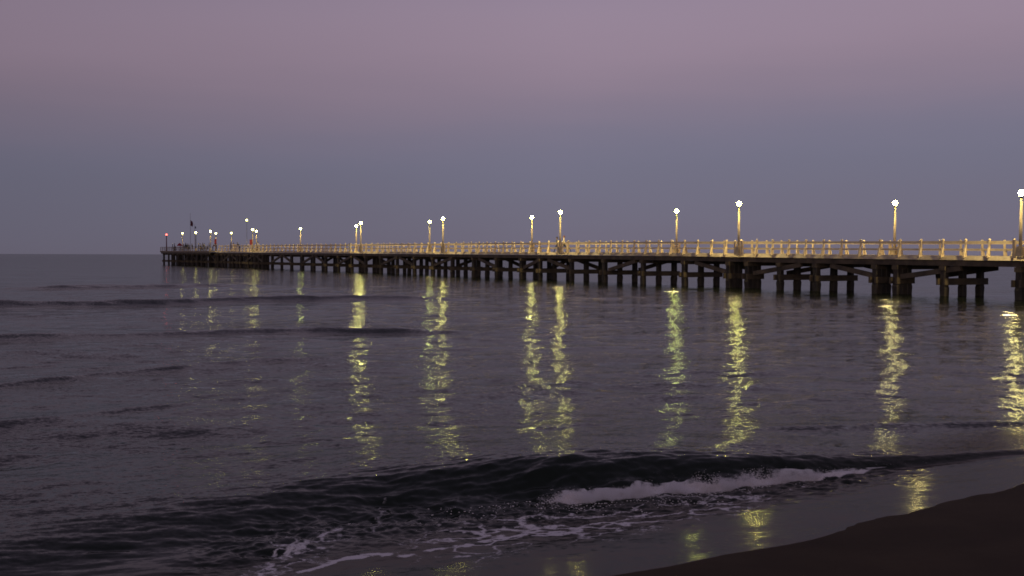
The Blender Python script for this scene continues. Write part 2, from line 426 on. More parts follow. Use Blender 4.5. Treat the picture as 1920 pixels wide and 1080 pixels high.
mw, t, b = mat('dusk_sea_water')
body = N(t, 'ShaderNodeBsdfDiffuse'); body.inputs['Color'].default_value = (0.011, 0.015, 0.009, 1)
glos = N(t, 'ShaderNodeBsdfGlossy'); fre = N(t, 'ShaderNodeFresnel'); fre.inputs['IOR'].default_value = 1.32
wmix = N(t, 'ShaderNodeMixShader'); t.links.new(fre.outputs[0], wmix.inputs[0]); t.links.new(body.outputs[0], wmix.inputs[1]); t.links.new(glos.outputs[0], wmix.inputs[2])
t.nodes.remove(b)
fl = N(t, 'ShaderNodeAttribute'); fl.attribute_name = 'film'
f1 = N(t, 'ShaderNodeMix', data_type='RGBA'); f1.inputs['A'].default_value = (0.73, 0.735, 0.72, 1); f1.inputs['B'].default_value = (0.50, 0.47, 0.45, 1)
f2 = N(t, 'ShaderNodeMapRange'); f2.inputs['To Min'].default_value = 0.075; f2.inputs['To Max'].default_value = 0.14
t.links.new(fl.outputs['Fac'], f1.inputs[0]); t.links.new(fl.outputs['Fac'], f2.inputs[0])
t.links.new(f1.outputs['Result'], glos.inputs['Color']); t.links.new(f2.outputs[0], glos.inputs['Roughness'])
geo = N(t, 'ShaderNodeNewGeometry')
def nz(scale, stretch, detail, k, rough=0.55):
    mp = N(t, 'ShaderNodeMapping'); mp.inputs['Scale'].default_value = stretch; mp.inputs['Rotation'].default_value = (0, 0, math.radians(-14))
    no = N(t, 'ShaderNodeTexNoise'); no.inputs['Scale'].default_value = scale; no.inputs['Detail'].default_value = detail; no.inputs['Roughness'].default_value = rough
    t.links.new(geo.outputs['Position'], mp.inputs[0]); t.links.new(mp.outputs[0], no.inputs['Vector'])
    s = N(t, 'ShaderNodeVectorMath', operation='SUBTRACT'); s.inputs[1].default_value = (0.5, 0.5, 0.5)
    t.links.new(no.outputs['Color'], s.inputs[0])
    m2 = N(t, 'ShaderNodeVectorMath', operation='MULTIPLY'); m2.inputs[1].default_value = (k[0], k[1], 0)
    t.links.new(s.outputs[0], m2.inputs[0]); return m2
a1 = nz(1.4, (0.75, 1.5, 1), 2, (0.12, 0.30))
a2 = nz(11.0, (0.9, 1.5, 1), 4, (0.38, 0.95), 0.8)
sm = N(t, 'ShaderNodeVectorMath', operation='ADD'); t.links.new(a1.outputs[0], sm.inputs[0]); t.links.new(a2.outputs[0], sm.inputs[1])
ra = N(t, 'ShaderNodeAttribute'); ra.attribute_name = 'ripple'
# wind patches: calmer and rougher areas
wp = N(t, 'ShaderNodeTexNoise'); wp.inputs['Scale'].default_value = 0.11; wp.inputs['Detail'].default_value = 3
wpm = N(t, 'ShaderNodeMapping'); wpm.inputs['Scale'].default_value = (0.6, 1.6, 1)
t.links.new(geo.outputs['Position'], wpm.inputs[0]); t.links.new(wpm.outputs[0], wp.inputs['Vector'])
wr = N(t, 'ShaderNodeMapRange'); wr.inputs['From Min'].default_value = 0.3; wr.inputs['From Max'].default_value = 0.7
wr.inputs['To Min'].default_value = 0.6; wr.inputs['To Max'].default_value = 1.25
t.links.new(wp.outputs['Fac'], wr.inputs[0])
ml = N(t, 'ShaderNodeMath', operation='MULTIPLY'); t.links.new(ra.outputs['Fac'], ml.inputs[0]); t.links.new(wr.outputs[0], ml.inputs[1])
sc = N(t, 'ShaderNodeVectorMath', operation='SCALE'); t.links.new(sm.outputs[0], sc.inputs[0]); t.links.new(ml.outputs[0], sc.inputs['Scale'])
ad = N(t, 'ShaderNodeVectorMath', operation='ADD'); t.links.new(sc.outputs[0], ad.inputs[0]); t.links.new(geo.outputs['Normal'], ad.inputs[1])
no_ = N(t, 'ShaderNodeVectorMath', operation='NORMALIZE'); t.links.new(ad.outputs[0], no_.inputs[0]); [t.links.new(no_.outputs[0], q_.inputs['Normal']) for q_ in (glos, body, fre)]
fa = N(t, 'ShaderNodeAttribute'); fa.attribute_name = 'foam'
fn = N(t, 'ShaderNodeTexNoise'); fn.inputs['Scale'].default_value = 38; fn.inputs['Detail'].default_value = 5; fn.inputs['Roughness'].default_value = 0.7
t.links.new(geo.outputs['Position'], fn.inputs['Vector'])
fm = N(t, 'ShaderNodeMath', operation='MULTIPLY_ADD'); fm.inputs[1].default_value = 1.05
fs = N(t, 'ShaderNodeMath', operation='SUBTRACT'); fs.inputs[1].default_value = 0.98
t.links.new(fn.outputs['Fac'], fs.inputs[0]); t.links.new(fa.outputs['Fac'], fm.inputs[0]); t.links.new(fs.outputs[0], fm.inputs[2])
fr = N(t, 'ShaderNodeMapRange', interpolation_type='SMOOTHSTEP'); fr.inputs['From Min'].default_value = 0.0; fr.inputs['From Max'].default_value = 0.40
fr.inputs['To Max'].default_value = 0.88
t.links.new(fm.outputs[0], fr.inputs[0])
fb = N(t, 'ShaderNodeBsdfDiffuse'); fb.inputs['Color'].default_value = (0.84, 0.78, 0.76, 1)
mxs = N(t, 'ShaderNodeMixShader')
t.links.new(fr.outputs[0], mxs.inputs[0]); t.links.new(wmix.outputs[0], mxs.inputs[1]); t.links.new(fb.outputs[0], mxs.inputs[2])
t.links.new(mxs.outputs[0], t.nodes['Material Output'].inputs['Surface'])
sea = grid_mesh('sea_water', np.stack([X, Y, Zw], -1), len(rows), len(cols), mw, {'foam': foam, 'ripple': ripple, 'film': sstep(-3.2, -2.0, di)})
tag(sea, 'dark rippled sea water with lamp reflections and a small breaking wave', 'sea', kind='structure')

# ---------------------------------------------------------------- spray and white water thrown up by the breaking wave
mf, t, b = mat('sea_foam_froth')
b.inputs['Base Color'].default_value = (0.75, 0.70, 0.70, 1); b.inputs['Roughness'].default_value = 0.9
b.inputs['Specular IOR Level'].default_value = 0.1
ico_v = []; ph = (1 + 5 ** .5) / 2
for a in (-1, 1):
    for c in (-ph, ph): ico_v += [(0, a, c), (a, c, 0), (c, 0, a)]
ico_v = np.array(ico_v) / np.linalg.norm(ico_v[0])
import bmesh
bmi = bmesh.new(); bmesh.ops.create_icosphere(bmi, subdivisions=1, radius=1.0)
iv = np.array([v.co[:] for v in bmi.verts]); ifc = np.array([[v.index for v in f.verts] for f in bmi.faces]); bmi.free()
def plume(x):     # how high the white water stands at photo column x (metres)
    h = 0.05 + 0.07 * fbm(x / 30.0, x * 0 + 1.7, 4, 200)
    for c, w, a in ((1048, 30, .05), (1205, 17, .10), (1250, 40, .03), (1312, 13, .20), (1345, 18, .16), (1400, 26, .12), (1432, 30, .13), (1480, 30, .07), (1530, 25, .05), (1590, 25, .03)):
        h = h + a * np.exp(-((x - c) / w) ** 2)
    return 0.66 * h * np.interp(x, [1000, 1075, 1500, 1665], [0.05, 1, 0.7, 0.05])
# closed body of mist and froth lying along the foot; its density is broken up by noise
xc = np.linspace(1005, 1660, 420); rfo = np.interp(xc, cpx, rf); rcr = np.interp(xc, cpx, rc); hcr = np.interp(xc, cpx, hc)
hp_ = plume(xc); nr_ = 18; mv = []; mfc = []
for i in range(len(xc)):
    r0 = rfo[i] + 0.10; uu = max(0.0, min(1.0, 0.10 / (rcr[i] - rfo[i]))); zb = hcr[i] * uu * uu * (3 - 2 * uu)
    for k in range(nr_):
        a = 2 * math.pi * k / nr_
        env_ = float(np.interp(xc[i], [1005, 1100, 1500, 1660], [0.12, 1, 0.7, 0.05]))
        rr = r0 + env_ * (0.17 + 0.06 * float(vnoise(np.array([xc[i] / 18]), np.array([k * .8]), 9)[0])) * math.cos(a)
        zz = zb + 0.02 + (hp_[i] * 1.25 if math.sin(a) > 0 else 0.10 * env_) * math.sin(a)
        xq = xc[i] + 10 * max(0, math.sin(a)) * math.sin(xc[i] / 13.0)
        mv.append(((xq - 960) / F * rr, rr, zz))
for i in range(len(xc) - 1):
    for k in range(nr_):
        k2 = (k + 1) % nr_; mfc.append((i * nr_ + k, i * nr_ + k2, (i + 1) * nr_ + k2, (i + 1) * nr_ + k))
mfc.append(tuple(range(nr_))[::-1]); mfc.append(tuple((len(xc) - 1) * nr_ + k for k in range(nr_)))
mm, t, b = mat('spray_mist'); t.nodes.remove(b)
pv = N(t, 'ShaderNodeVolumePrincipled'); pv.inputs['Color'].default_value = (0.95, 0.92, 0.92, 1); pv.inputs['Anisotropy'].default_value = 0.0
gp = N(t, 'ShaderNodeNewGeometry'); sp_ = N(t, 'ShaderNodeSeparateXYZ'); t.links.new(gp.outputs['Position'], sp_.inputs[0])
vn = N(t, 'ShaderNodeTexNoise'); vn.inputs['Scale'].default_value = 13.0; vn.inputs['Detail'].default_value = 5; vn.inputs['Roughness'].default_value = 0.62
t.links.new(gp.outputs['Position'], vn.inputs['Vector'])
vb = N(t, 'ShaderNodeTexNoise'); vb.inputs['Scale'].default_value = 2.3; vb.inputs['Detail'].default_value = 2
t.links.new(gp.outputs['Position'], vb.inputs['Vector'])
vbm = N(t, 'ShaderNodeMath', operation='MULTIPLY_ADD'); vbm.inputs[1].default_value = 1.5; vbm.inputs[2].default_value = -0.76
t.links.new(vb.outputs['Fac'], vbm.inputs[0])
vsum = N(t, 'ShaderNodeMath', operation='ADD'); t.links.new(vbm.outputs[0], vsum.inputs[0]); t.links.new(vn.outputs['Fac'], vsum.inputs[1])
hm = N(t, 'ShaderNodeMath', operation='MULTIPLY_ADD'); hm.inputs[1].default_value = -1.3; hm.inputs[2].default_value = -0.36   # thins out with height
t.links.new(sp_.outputs['Z'], hm.inputs[0])
ha = N(t, 'ShaderNodeMath', operation='ADD'); t.links.new(vsum.outputs[0], ha.inputs[0]); t.links.new(hm.outputs[0], ha.inputs[1])
hs = N(t, 'ShaderNodeMath', operation='MULTIPLY', use_clamp=False); hs.inputs[1].default_value = 150.0; t.links.new(ha.outputs[0], hs.inputs[0])
hx_ = N(t, 'ShaderNodeMath', operation='MAXIMUM'); hx_.inputs[1].default_value = 0.0; t.links.new(hs.outputs[0], hx_.inputs[0])
t.links.new(hx_.outputs[0], pv.inputs['Density']); t.links.new(pv.outputs[0], t.nodes['Material Output'].inputs['Volume'])
mbm = MB(); mbm.add(mv, mfc); o = mbm.build('spray_mist', mm, None, True)
tag(o, 'soft white spray standing over the foot of the breaking wave', 'spray', kind='stuff')
pts = []
for i in range(9000):
    x = random.uniform(1015, 1650); hh = float(plume(np.array([x]))[0])
    if random.random() > min(1, 0.35 + hh * 4): continue
    g = random.random() ** 1.9
    rfoot = float(np.interp(x, cpx, rf)); rcx = float(np.interp(x, cpx, rc)); hcx = float(np.interp(x, cpx, hc))
    r = rfoot + random.gauss(0.06, 0.05) + 0.08 * g
    uu = max(0, min(1, (r - rfoot) / (rcx - rfoot))); zb = hcx * uu * uu * (3 - 2 * uu)
    xx = x + random.gauss(0, 4)
    pts.append(((xx - 960) / F * r, r, zb + hh * 1.1 * g - 0.008, random.uniform(0.002, 0.007) * (1.25 - 0.75 * g)))
for i in range(1000):     # loose drops and froth lumps in the churned water
    x = random.triangular(760, 1560, 1400); r = float(np.interp(x, cpx, rf)) - abs(random.gauss(0.1, 0.35))
    pts.append(((x - 960) / F * r, r, 0.0 + random.uniform(-0.005, 0.02), random.uniform(0.002, 0.007)))
pts = np.array(pts)
nP = len(pts)
sc3 = np.stack([rng.uniform(1.0, 2.2, nP), rng.uniform(.8, 1.3, nP), rng.uniform(.6, 1.1, nP)], -1)
V = (iv[None] * (pts[:, 3:4] * sc3)[:, None, :] + pts[:, None, :3]).reshape(-1, 3)
Fc = (ifc[None] + (np.arange(nP) * len(iv))[:, None, None]).reshape(-1, 3)
me = bpy.data.meshes.new('sea_foam'); me.vertices.add(len(V)); me.vertices.foreach_set('co', V.reshape(-1).astype(np.float32))
me.loops.add(Fc.size); me.loops.foreach_set('vertex_index', Fc.reshape(-1).astype(np.int32))
me.polygons.add(len(Fc)); me.polygons.foreach_set('loop_start', (np.arange(len(Fc)) * 3).astype(np.int32)); me.update(calc_edges=True)
me.materials.append(mf)
sf_o = bpy.data.objects.new('sea_foam', me); COL.objects.link(sf_o)
tag(sf_o, 'white foam flecks and drops along the foot of the breaking wave', 'foam', kind='stuff')

# ---------------------------------------------------------------- the pier
K = 140000.0
def Pl(x): z = K / (x + 200.0); return Vector(((x - 960) / F * z, z, 0))
O = Pl(2600); E = Pl(312)
D = (E - O).normalized(); Nn = Vector((D.y, -D.x, 0)); Nn = Nn if Nn.x > 0 else -Nn
LEN = (E - O).length
def U(x): return (Pl(x) - O).dot(D)
def pt(u, v, z): p = O + D * u + Nn * v; return Vector((p.x, p.y, z))
def px_of(p): return 960 + F * p.x / p.y
def U_far(x, v):
    lo, hi = -40, LEN + 20
    for _ in range(50):
        m_ = (lo + hi) / 2
        if px_of(pt(m_, v, 0)) > x: lo = m_
        else: hi = m_
    return lo
hx = [312, 490, 600, 900, 1200, 1540, 1900, 2600]
hz = [3.50, 3.30, 3.19, 3.035, 2.94, 2.77, 2.67, 2.60]
ud = np.array([U(x) for x in hx])[::-1]; zd = np.array(hz)[::-1]
def DZ(u):
    k = np.linspace(-14, 14, 9); return float(np.mean(np.interp(u + k, ud, zd)))
WID = 5.6
U0 = -26.0; UH = U(404)
R_u = math.atan2(D.y, D.x)
def strip(mb, u0, u1, v0, v1, za, zb, step=3.0, mi=0, wear=0.0):
    n = max(1, int(abs(u1 - u0) / step)); us = [u0 + (u1 - u0) * i / n for i in range(n + 1)]
    vs = []
    for u_ in us:
        z = DZ(u_)
        w1 = random.uniform(-wear, wear)
        vs += [pt(u_, v0, z + za), pt(u_, v1, z + za), pt(u_, v1, z + zb), pt(u_, v0, z + zb + w1)]
    fs = []
    for i in range(n):
        a = i * 4; b_ = a + 4
        for j in range(4):
            j2 = (j + 1) % 4; fs.append((a + j, b_ + j, b_ + j2, a + j2))
    fs.append((0, 1, 2, 3)); fs.append((n * 4 + 3, n * 4 + 2, n * 4 + 1, n * 4))
    mb.add(vs, fs, mi)
pier = empty('wooden_pier', pt(0, 0, 0))
tag(pier, 'long dark timber pier on many piles running out to sea', 'pier')
def part(mb, name, m, parent=None, smooth=False):
    par = parent or pier
    o = mb.build(name, m, None, smooth)
    o.parent = par; o.matrix_parent_inverse = Matrix.Translation(-Vector(par.matrix_basis.translation)) if par is pier else Matrix.Identity(4)
    return o
bpy.context.view_layer.update()
mb = MB(); strip(mb, U0, LEN, 0.14, WID - 0.14, -0.10, 0.0); part(mb, 'deck', M['deck'])
for v0, v1 in ((-0.14, 0.14), (WID - 0.14, WID + 0.14)):
    mb = MB(); strip(mb, U0, LEN, v0, v1, -0.27, 0.02, 1.3, 0, 0.018)
    for q in range(3, len(mb.v), 4):      # weathered kerb: its outer face leans back
        if v0 < 0: x_, y_, z_ = mb.v[q]; mb.v[q] = (x_ + Nn.x * 0.17, y_ + Nn.y * 0.17, z_)
    part(mb, 'edge_board', M['edge'])
for v0 in (-0.06, 1.8, 3.6, WID - 0.14):
    mb = MB(); strip(mb, U0, LEN, v0, v0 + 0.20, -0.66, -0.315); part(mb, 'deck_beam', M['beam'])
# pier head: wider platform with its own edge
mb = MB(); strip(mb, UH, LEN + 0.2, -1.3, -0.145, -0.16, 0.015); part(mb, 'head_platform', M['deck'])
mb = MB(); strip(mb, UH - 0.2, LEN + 0.5, -1.45, -1.305, -0.34, 0.06); part(mb, 'edge_board', M['grey_rail'])
mb = MB(); mb.beam(pt(LEN + 0.4, -1.3, DZ(LEN) - 0.14), pt(LEN + 0.4, WID + 0.1, DZ(LEN) - 0.14), 0.3, 0.36); part(mb, 'edge_board', M['grey_rail'])
mb = MB(); strip(mb, UH, LEN + 0.2, -1.28, -1.10, -0.70, -0.345); part(mb, 'deck_beam', M['beam'])

near_x = [1911, 1769, 1529, 1461, 1282, 1204, 1132, 1070, 1011, 976, 930]
bents = [(U(x), 0) for x in near_x] + [(U(x), 1) for x in (1641, 1680, 1366, 1401)]
s_ = 1 / 1911.0
for x in (2075, 2290, 2600): bents.append((U(x), 0))
for k in range(1, 5): bents.append((U(2600) - 5.2 * k, 0))
inv = 1.0 / 1130.0; left = []
while True:
    inv += 3.5e-5; x = 1 / inv - 200
    if x < 322: break
    left.append(x); bents.append((U(x), 0))
for x in list(np.linspace(318, 400, 10)): bents.append((U(x) + 1.2, 2))
for x in np.linspace(408, 492, 13): bents.append((U(x), 1 if x > 470 else 0))
bents.sort()
pile_count = 0
stuff_pile = MB(); stuff_cross = MB()
Rm = Matrix.Rotation(R_u, 3, 'Z')
def pile_shape(mbx, u_, v, w, seed):
    rnd = random.Random(seed); top = DZ(u_) - 0.66; w2 = w * rnd.uniform(0.94, 1.06)
    p = pt(u_, v, 0); a0 = rnd.uniform(-0.04, 0.04)
    lv = [(-3.0, 1.0), (0.10, 1.04), (0.55, 1.10 * rnd.uniform(.95, 1.05)), (0.75, 0.98), (top, 0.96)]
    vs = []
    for z, k in lv:
        jx, jy = rnd.uniform(-.015, .015), rnd.uniform(-.015, .015)
        for sx, sy in ((-1, -.8), (-.8, -1), (.8, -1), (1, -.8), (1, .8), (.8, 1), (-.8, 1), (-1, .8)):
            q = Rm @ Vector((sx * w2 / 2 * k + jx, sy * w2 / 2 * k + jy, 0)); vs.append((p.x + q.x, p.y + q.y, z))
    fs = []
    for i in range(4):
        for j in range(8): j2 = (j + 1) % 8; fs.append((i * 8 + j, i * 8 + j2, (i + 1) * 8 + j2, (i + 1) * 8 + j))
    fs.append(tuple(range(8))[::-1]); fs.append(tuple(32 + j for j in range(8)))
    mbx.add(vs, fs)
for i, (u_, kind) in enumerate(bents):
    vs_ = {0: (0.12, 1.95, 3.78), 1: (0.12, 0.62, 1.12), 2: (-1.1, 0.9, 3.2, 5.2)}[kind]
    far = u_ > U(560) or kind == 2
    if far: mbc = stuff_cross
    else: mbc = MB()
    zc = 0.98
    for s in (-1, 1):      # a pair of walings bolted either side of the piles
        a = pt(u_ + s * 0.27, vs_[0] - 0.42, zc); b2 = pt(u_ + s * 0.27, vs_[-1] + 0.42, zc)
        mbc.beam(a, b2, 0.15, 0.44)
    zt = DZ(u_) - 0.83
    mbc.beam(pt(u_, vs_[0] - 0.3, zt + 0.0), pt(u_, WID - 0.15, zt + 0.0), 0.46, 0.30)
    par = None
    if not far: par = part(mbc, 'pile_bent', M['beam'])
    for v in vs_:
        if far: pile_shape(stuff_pile, u_, v, 0.40, i * 10 + int(v * 3)); continue
        m1 = MB(); pile_shape(m1, u_, v, 0.44 if kind == 0 else 0.48, i * 10 + int(v * 3)); o = m1.build('pile', M['pile'])
        o.parent = par
        pile_count += 1
part(stuff_cross, 'pile_bent', M['beam'])
o = part(stuff_pile, 'pile', M['pile']); o['kind'] = 'stuff'
# raking braces
br = [(1688, 1800), (1641, 1556), (1412, 1500), (1366, 1302), (1140, 1190), (1070, 1026), (980, 1012), (930, 896)]
for k in range(2, len(left) - 1, 3):
    br += [(left[k], left[k] + (left[k - 1] - left[k]) * 0.95), (left[k + 1] if k + 1 < len(left) else left[k], left[min(k + 1, len(left) - 1)] - (left[k] - left[min(k + 1, len(left) - 1)]) * 0.8)]
for j, (xa, xb) in enumerate(br):
    ua, ub = U(xa), U(xb)
    for v in (0.12, 3.8) if xa > 560 else (0.12,):
        mb = MB(); mb.beam(pt(ua, v, 1.25), pt(ub, v, DZ(ub) - 0.80), 0.24, 0.34); part(mb, 'brace', M['beam'])

# ---------------------------------------------------------------- railings
def post_mesh(flip):
    """upright with rounded cap, and the raking strut outside it (local x = outwards)"""
    m1 = MB()
    m1.beam((0, 0, -0.06), (0, 0, 1.02), 0.12, 0.11)
    m1.ball((0, 0, 1.06), 0.095, 8, 6, (1, 1, 0.8))
    m1.beam((0.24, 0, -0.12), (0.06, 0, 0.55), 0.09, 0.11, 0, (0, 1, 0))
    m1.box((0.13, 0, -0.02), (0.32, 0.13, 0.09))
    return m1.mesh('post', M['rail'])
pm = post_mesh(1)
xs_post = [1900.0]
def sp(x): return (3.0 + 0.003 * (x - 615)) ** 2
x = 1900.0
while x > 416: x -= sp(x - sp(x) / 2); xs_post.append(x)
x = 1900.0
while x < 2900: x += sp(x + sp(x) / 2); xs_post.append(x)
us_post = sorted(U(x) for x in xs_post)
us_post = [u_ for u_ in us_post if u_ > -24]
for side_, v, dirv in (('near', 0.02, -1), ('far', WID - 0.02, 1)):
    cen = empty('pier_railing', pt(us_post[0], v, DZ(us_post[0])))
    tag(cen, 'cream wooden railing along the near edge of the pier, in front of the other' if side_ == 'near' else 'cream wooden railing along the far, seaward edge of the pier behind the other', 'railing', 'railings of the pier')
    inv_ = Matrix.Translation(-cen.location)
    uu_ = us_post if side_ == 'near' else [u_ + 1.1 for u_ in us_post]
    rest = [u_ for u_ in uu_ if u_ > U(1960)]
    for u_ in uu_:
        o = bpy.data.objects.new('post', pm); COL.objects.link(o)
        p = pt(u_, v, DZ(u_)); o.location = p - cen.location
        a = math.atan2(Nn.y * dirv, Nn.x * dirv)
        k = float(np.interp(u_, [U(1900), U(1200), U(490)], [0.99, 1.06, 1.15])); o.scale = (1, 1, k)
        o.rotation_euler = (random.uniform(-.015, .015), random.uniform(-.015, .015), a + random.uniform(-.04, .04)); o.parent = cen
    for nm, zc, hh, ww_ in (('top_rail', 0.90, 0.17, 0.07), ('lower_rail', 0.42, 0.13, 0.06)):
        mb = MB()
        for a_, b_ in zip(uu_[:-1], uu_[1:]):
            ka = float(np.interp(a_, [U(1900), U(1200), U(490)], [0.99, 1.06, 1.15])); kb = float(np.interp(b_, [U(1900), U(1200), U(490)], [0.99, 1.06, 1.15]))
            vv = v - dirv * 0.0
            mb.beam(pt(a_ + 0.075, vv, DZ(a_) + zc * ka), pt(b_ - 0.075, vv, DZ(b_) + zc * kb), ww_, hh)
        o = mb.build(nm, M['rail'], cen); o.matrix_parent_inverse = inv_
# plain low railing round the pier head
cen = empty('head_railing', pt(UH, -1.3, DZ(UH)))
tag(cen, 'low dark weathered railing round the outer end of the pier', 'railing')
inv_ = Matrix.Translation(-cen.location)
hp = [pt(UH, -1.3, 0)]
nP_ = 20
pathp = [(UH + (LEN + 0.3 - UH) * i / nP_, -1.35) for i in range(nP_ + 1)] + [(LEN + 0.3, v) for v in (0.3, 2.0, 3.8, WID)]
for u_, v in pathp:
    mb = MB(); z = DZ(u_); mb.beam(pt(u_, v, z - 0.1), pt(u_, v, z + 0.95), 0.11, 0.11); o = mb.build('post', M['grey_rail'], cen); o.matrix_parent_inverse = inv_
for nm, zc in (('top_rail', 0.93), ('lower_rail', 0.5)):
    mb = MB()
    for (a_, va), (b_, vb) in zip(pathp[:-1], pathp[1:]):
        mb.beam(pt(a_, va, DZ(a_) + zc), pt(b_, vb, DZ(b_) + zc), 0.06, 0.12)
    o = mb.build(nm, M['grey_rail'], cen); o.matrix_parent_inverse = inv_

# ---------------------------------------------------------------- lamps
lamps = [  # photo column, photo row of the globe, row of lamps, label
 (1912.5, 362, 'n', 'tall globe lamp at the picture edge, nearest and largest of the pier lamps'),
 (1676.5, 381, 'f', 'globe lamp behind the railing above the thick double pile cluster nearest the beach'),
 (1384.5, 382, 'n', 'globe lamp on the near railing above the second pile cluster from the beach, boxed foot'),
 (1268, 396, 'f', 'globe lamp on the far side, between the second cluster lamp and the walking couple'),
 (1050, 398, 'n', 'globe lamp rising right beside the walking couple'),
 (997, 407.5, 'f', 'globe lamp on the far side just seaward of the walking couple'),
 (830.5, 410, 'n', 'globe lamp, higher and nearer one of the middle pair, seaward of the couple'),
 (805.5, 416, 'f', 'globe lamp, lower one of the middle pair, seaward of the couple'),
 (676.5, 418.5, 'n', 'globe lamp, higher one of the pair beside the white panel on the railing'),
 (668, 424, 'f', 'globe lamp, lower one of the pair beside the white panel on the railing'),
 (563.5, 429, 'f', 'lone globe lamp between the white panel and the red cabinets'),
 (481, 433.5, 'f', 'globe lamp above the person at the railing, lower of a touching pair'),
 (474, 430.5, 'n', 'globe lamp just beside the larger red cabinet, higher of a touching pair'),
 (434, 437, 'f', 'small globe lamp between the two red cabinets'),
 (405, 437.5, 'f', 'small globe lamp directly above the smaller red cabinet'),
 (395, 434, 'n', 'globe lamp next to the smaller red cabinet on its seaward side'),
 (367.5, 436, 'n', 'globe lamp beside the flag mast on the pier head, dark pole'),
 (342.5, 437.5, 'f', 'small globe lamp above the red parasol on the pier head'),
]
YW = (1.0, 0.93, 0.24); GR = (0.92, 1.0, 0.26); WM = (1.0, 0.86, 0.30)
STR = {1912.5: (44, WM), 1676.5: (30, WM), 1268: (26, GR), 997: (40, YW), 830.5: (38, YW), 805.5: (18, GR), 676.5: (44, YW), 668: (26, YW),
       563.5: (13, GR), 481: (11, YW), 474: (9, YW), 434: (4, YW), 405: (7, YW), 395: (12, YW), 367.5: (9, YW), 342.5: (6, YW)}
gm = MB(); gm.ball((0, 0, 0), 0.175, 20, 14); GLOBE = gm.mesh('lamp_globe', M['globe'], True)
cm = MB(); cm.lathe((0, 0, 0), [(0.06, -0.36), (0.07, -0.31), (0.09, -0.26), (0.10, -0.20), (0.08, -0.175)], 10); COLLAR = cm.mesh('collar', M['darkmetal'])
bm_ = MB(); bm_.box((0, 0, 0.28), (0.42, 0.42, 0.56), None, 0, 0.9); bm_.box((0, 0, 0.59), (0.30, 0.30, 0.06)); BASE = bm_.mesh('base', M['pole'])
bm2 = MB(); bm2.box((0, 0, 0.46), (0.16, 0.16, 1.12)); bm2.ball((0, 0, 1.04), 0.09, 8, 6, (1, 1, .7)); FLANK = bm2.mesh('flank_post', M['rail'])
for i, (x, y, row, lab) in enumerate(lamps):
    if row == 'n': u_, v = U(x) + 0.0, (-0.60 if x > 410 else -1.6)
    else: u_, v = U_far(x, WID - 0.25), WID - 0.25
    u_ = U_far(x, v)
    p = pt(u_, v, DZ(u_)); zg = zof(y, x, p.y) - p.z
    r = empty('lamp_post', p, R_u); tag(r, lab, 'street lamp', 'globe lamps along the pier')
    m1 = MB(); m1.lathe((0, 0, 0), [(0.105, 0.0), (0.10, 1.2), (0.07, zg - 0.34)], 10)
    m1.build('pole', M['pole'] if x > 380 or row == 'f' else M['darkmetal'], r, True)
    def cp(me_, nm, z=0.0, yy=0.0, xx=0.0):
        o = bpy.data.objects.new(nm, me_); COL.objects.link(o); o.parent = r; o.location = (xx, yy, z); return o
    g = cp(GLOBE, 'lamp_globe', zg)
    for kx, (st_, cc_) in STR.items():
        if abs(kx - x) < 1: g.data = GLOBE.copy(); g.data.materials[0] = glow('lit_globe_' + str(i), cc_, st_ * 3.9)
    if row == 'n' and x > 410:
        kb = MB(); kb.beam((0, -0.42, -0.10), (0, 0.12, -0.10), 0.30, 0.16); kb.build('bracket', M['pole'], r)
    cp(COLLAR, 'collar', zg); cp(BASE, 'base')
    ld = bpy.data.lights.new('lamp_light', 'SPOT'); ld.energy = SPOT * (1.0 if x > 500 else 0.55 if x > 410 else 0.28); ld.color = (1.0, 0.79, 0.34); ld.spot_size = math.radians(152); ld.spot_blend = 0.15; ld.shadow_soft_size = 0.28
    lo_ = bpy.data.objects.new('lamp_light', ld); COL.objects.link(lo_); lo_.parent = r; lo_.location = (0, 0, zg + 0.56)
    if x > 560:
        for xx in (-0.42, 0.42): cp(FLANK, 'guard_post', 0.0, 0.0, xx)

# tall mast lamp and the red end light
def mast_lamp(x, y, v, name, lab, cat, gmat, pmat, rad, pr):
    u_ = U_far(x, v); p = pt(u_, v, DZ(u_)); zg = zof(y, x, p.y) - p.z
    r = empty(name, p, R_u); tag(r, lab, cat)
    m1 = MB(); m1.lathe((0, 0, 0), [(pr * 1.6, 0), (pr * 1.6, 0.15), (pr * 1.15, 0.2), (pr, 1.2), (pr * 0.7, zg - rad)], 10); m1.build('pole', pmat, r, True)
    m1 = MB(); m1.ball((0, 0, zg), rad, 18, 12); m1.build('lamp_globe', gmat, r, True)
    m1 = MB(); m1.lathe((0, 0, zg - rad), [(pr, -0.12), (rad * .6, -0.05), (rad * .7, 0.05)], 10); m1.build('collar', M['darkmetal'], r)
    return r
mast_lamp(463, 413, WID - 0.4, 'mast_lamp', 'highest lamp of the pier, on a thin tall mast standing over the other lamps', 'mast light', glow('lit_mast_globe', YW, 12), M['steel'], 0.20, 0.05)
mast_lamp(312.5, 440, -0.9, 'signal_light', 'red signal light on a dark red pole at the outer tip of the pier', 'signal light', M['redglobe'], M['redpole'], 0.20, 0.14)

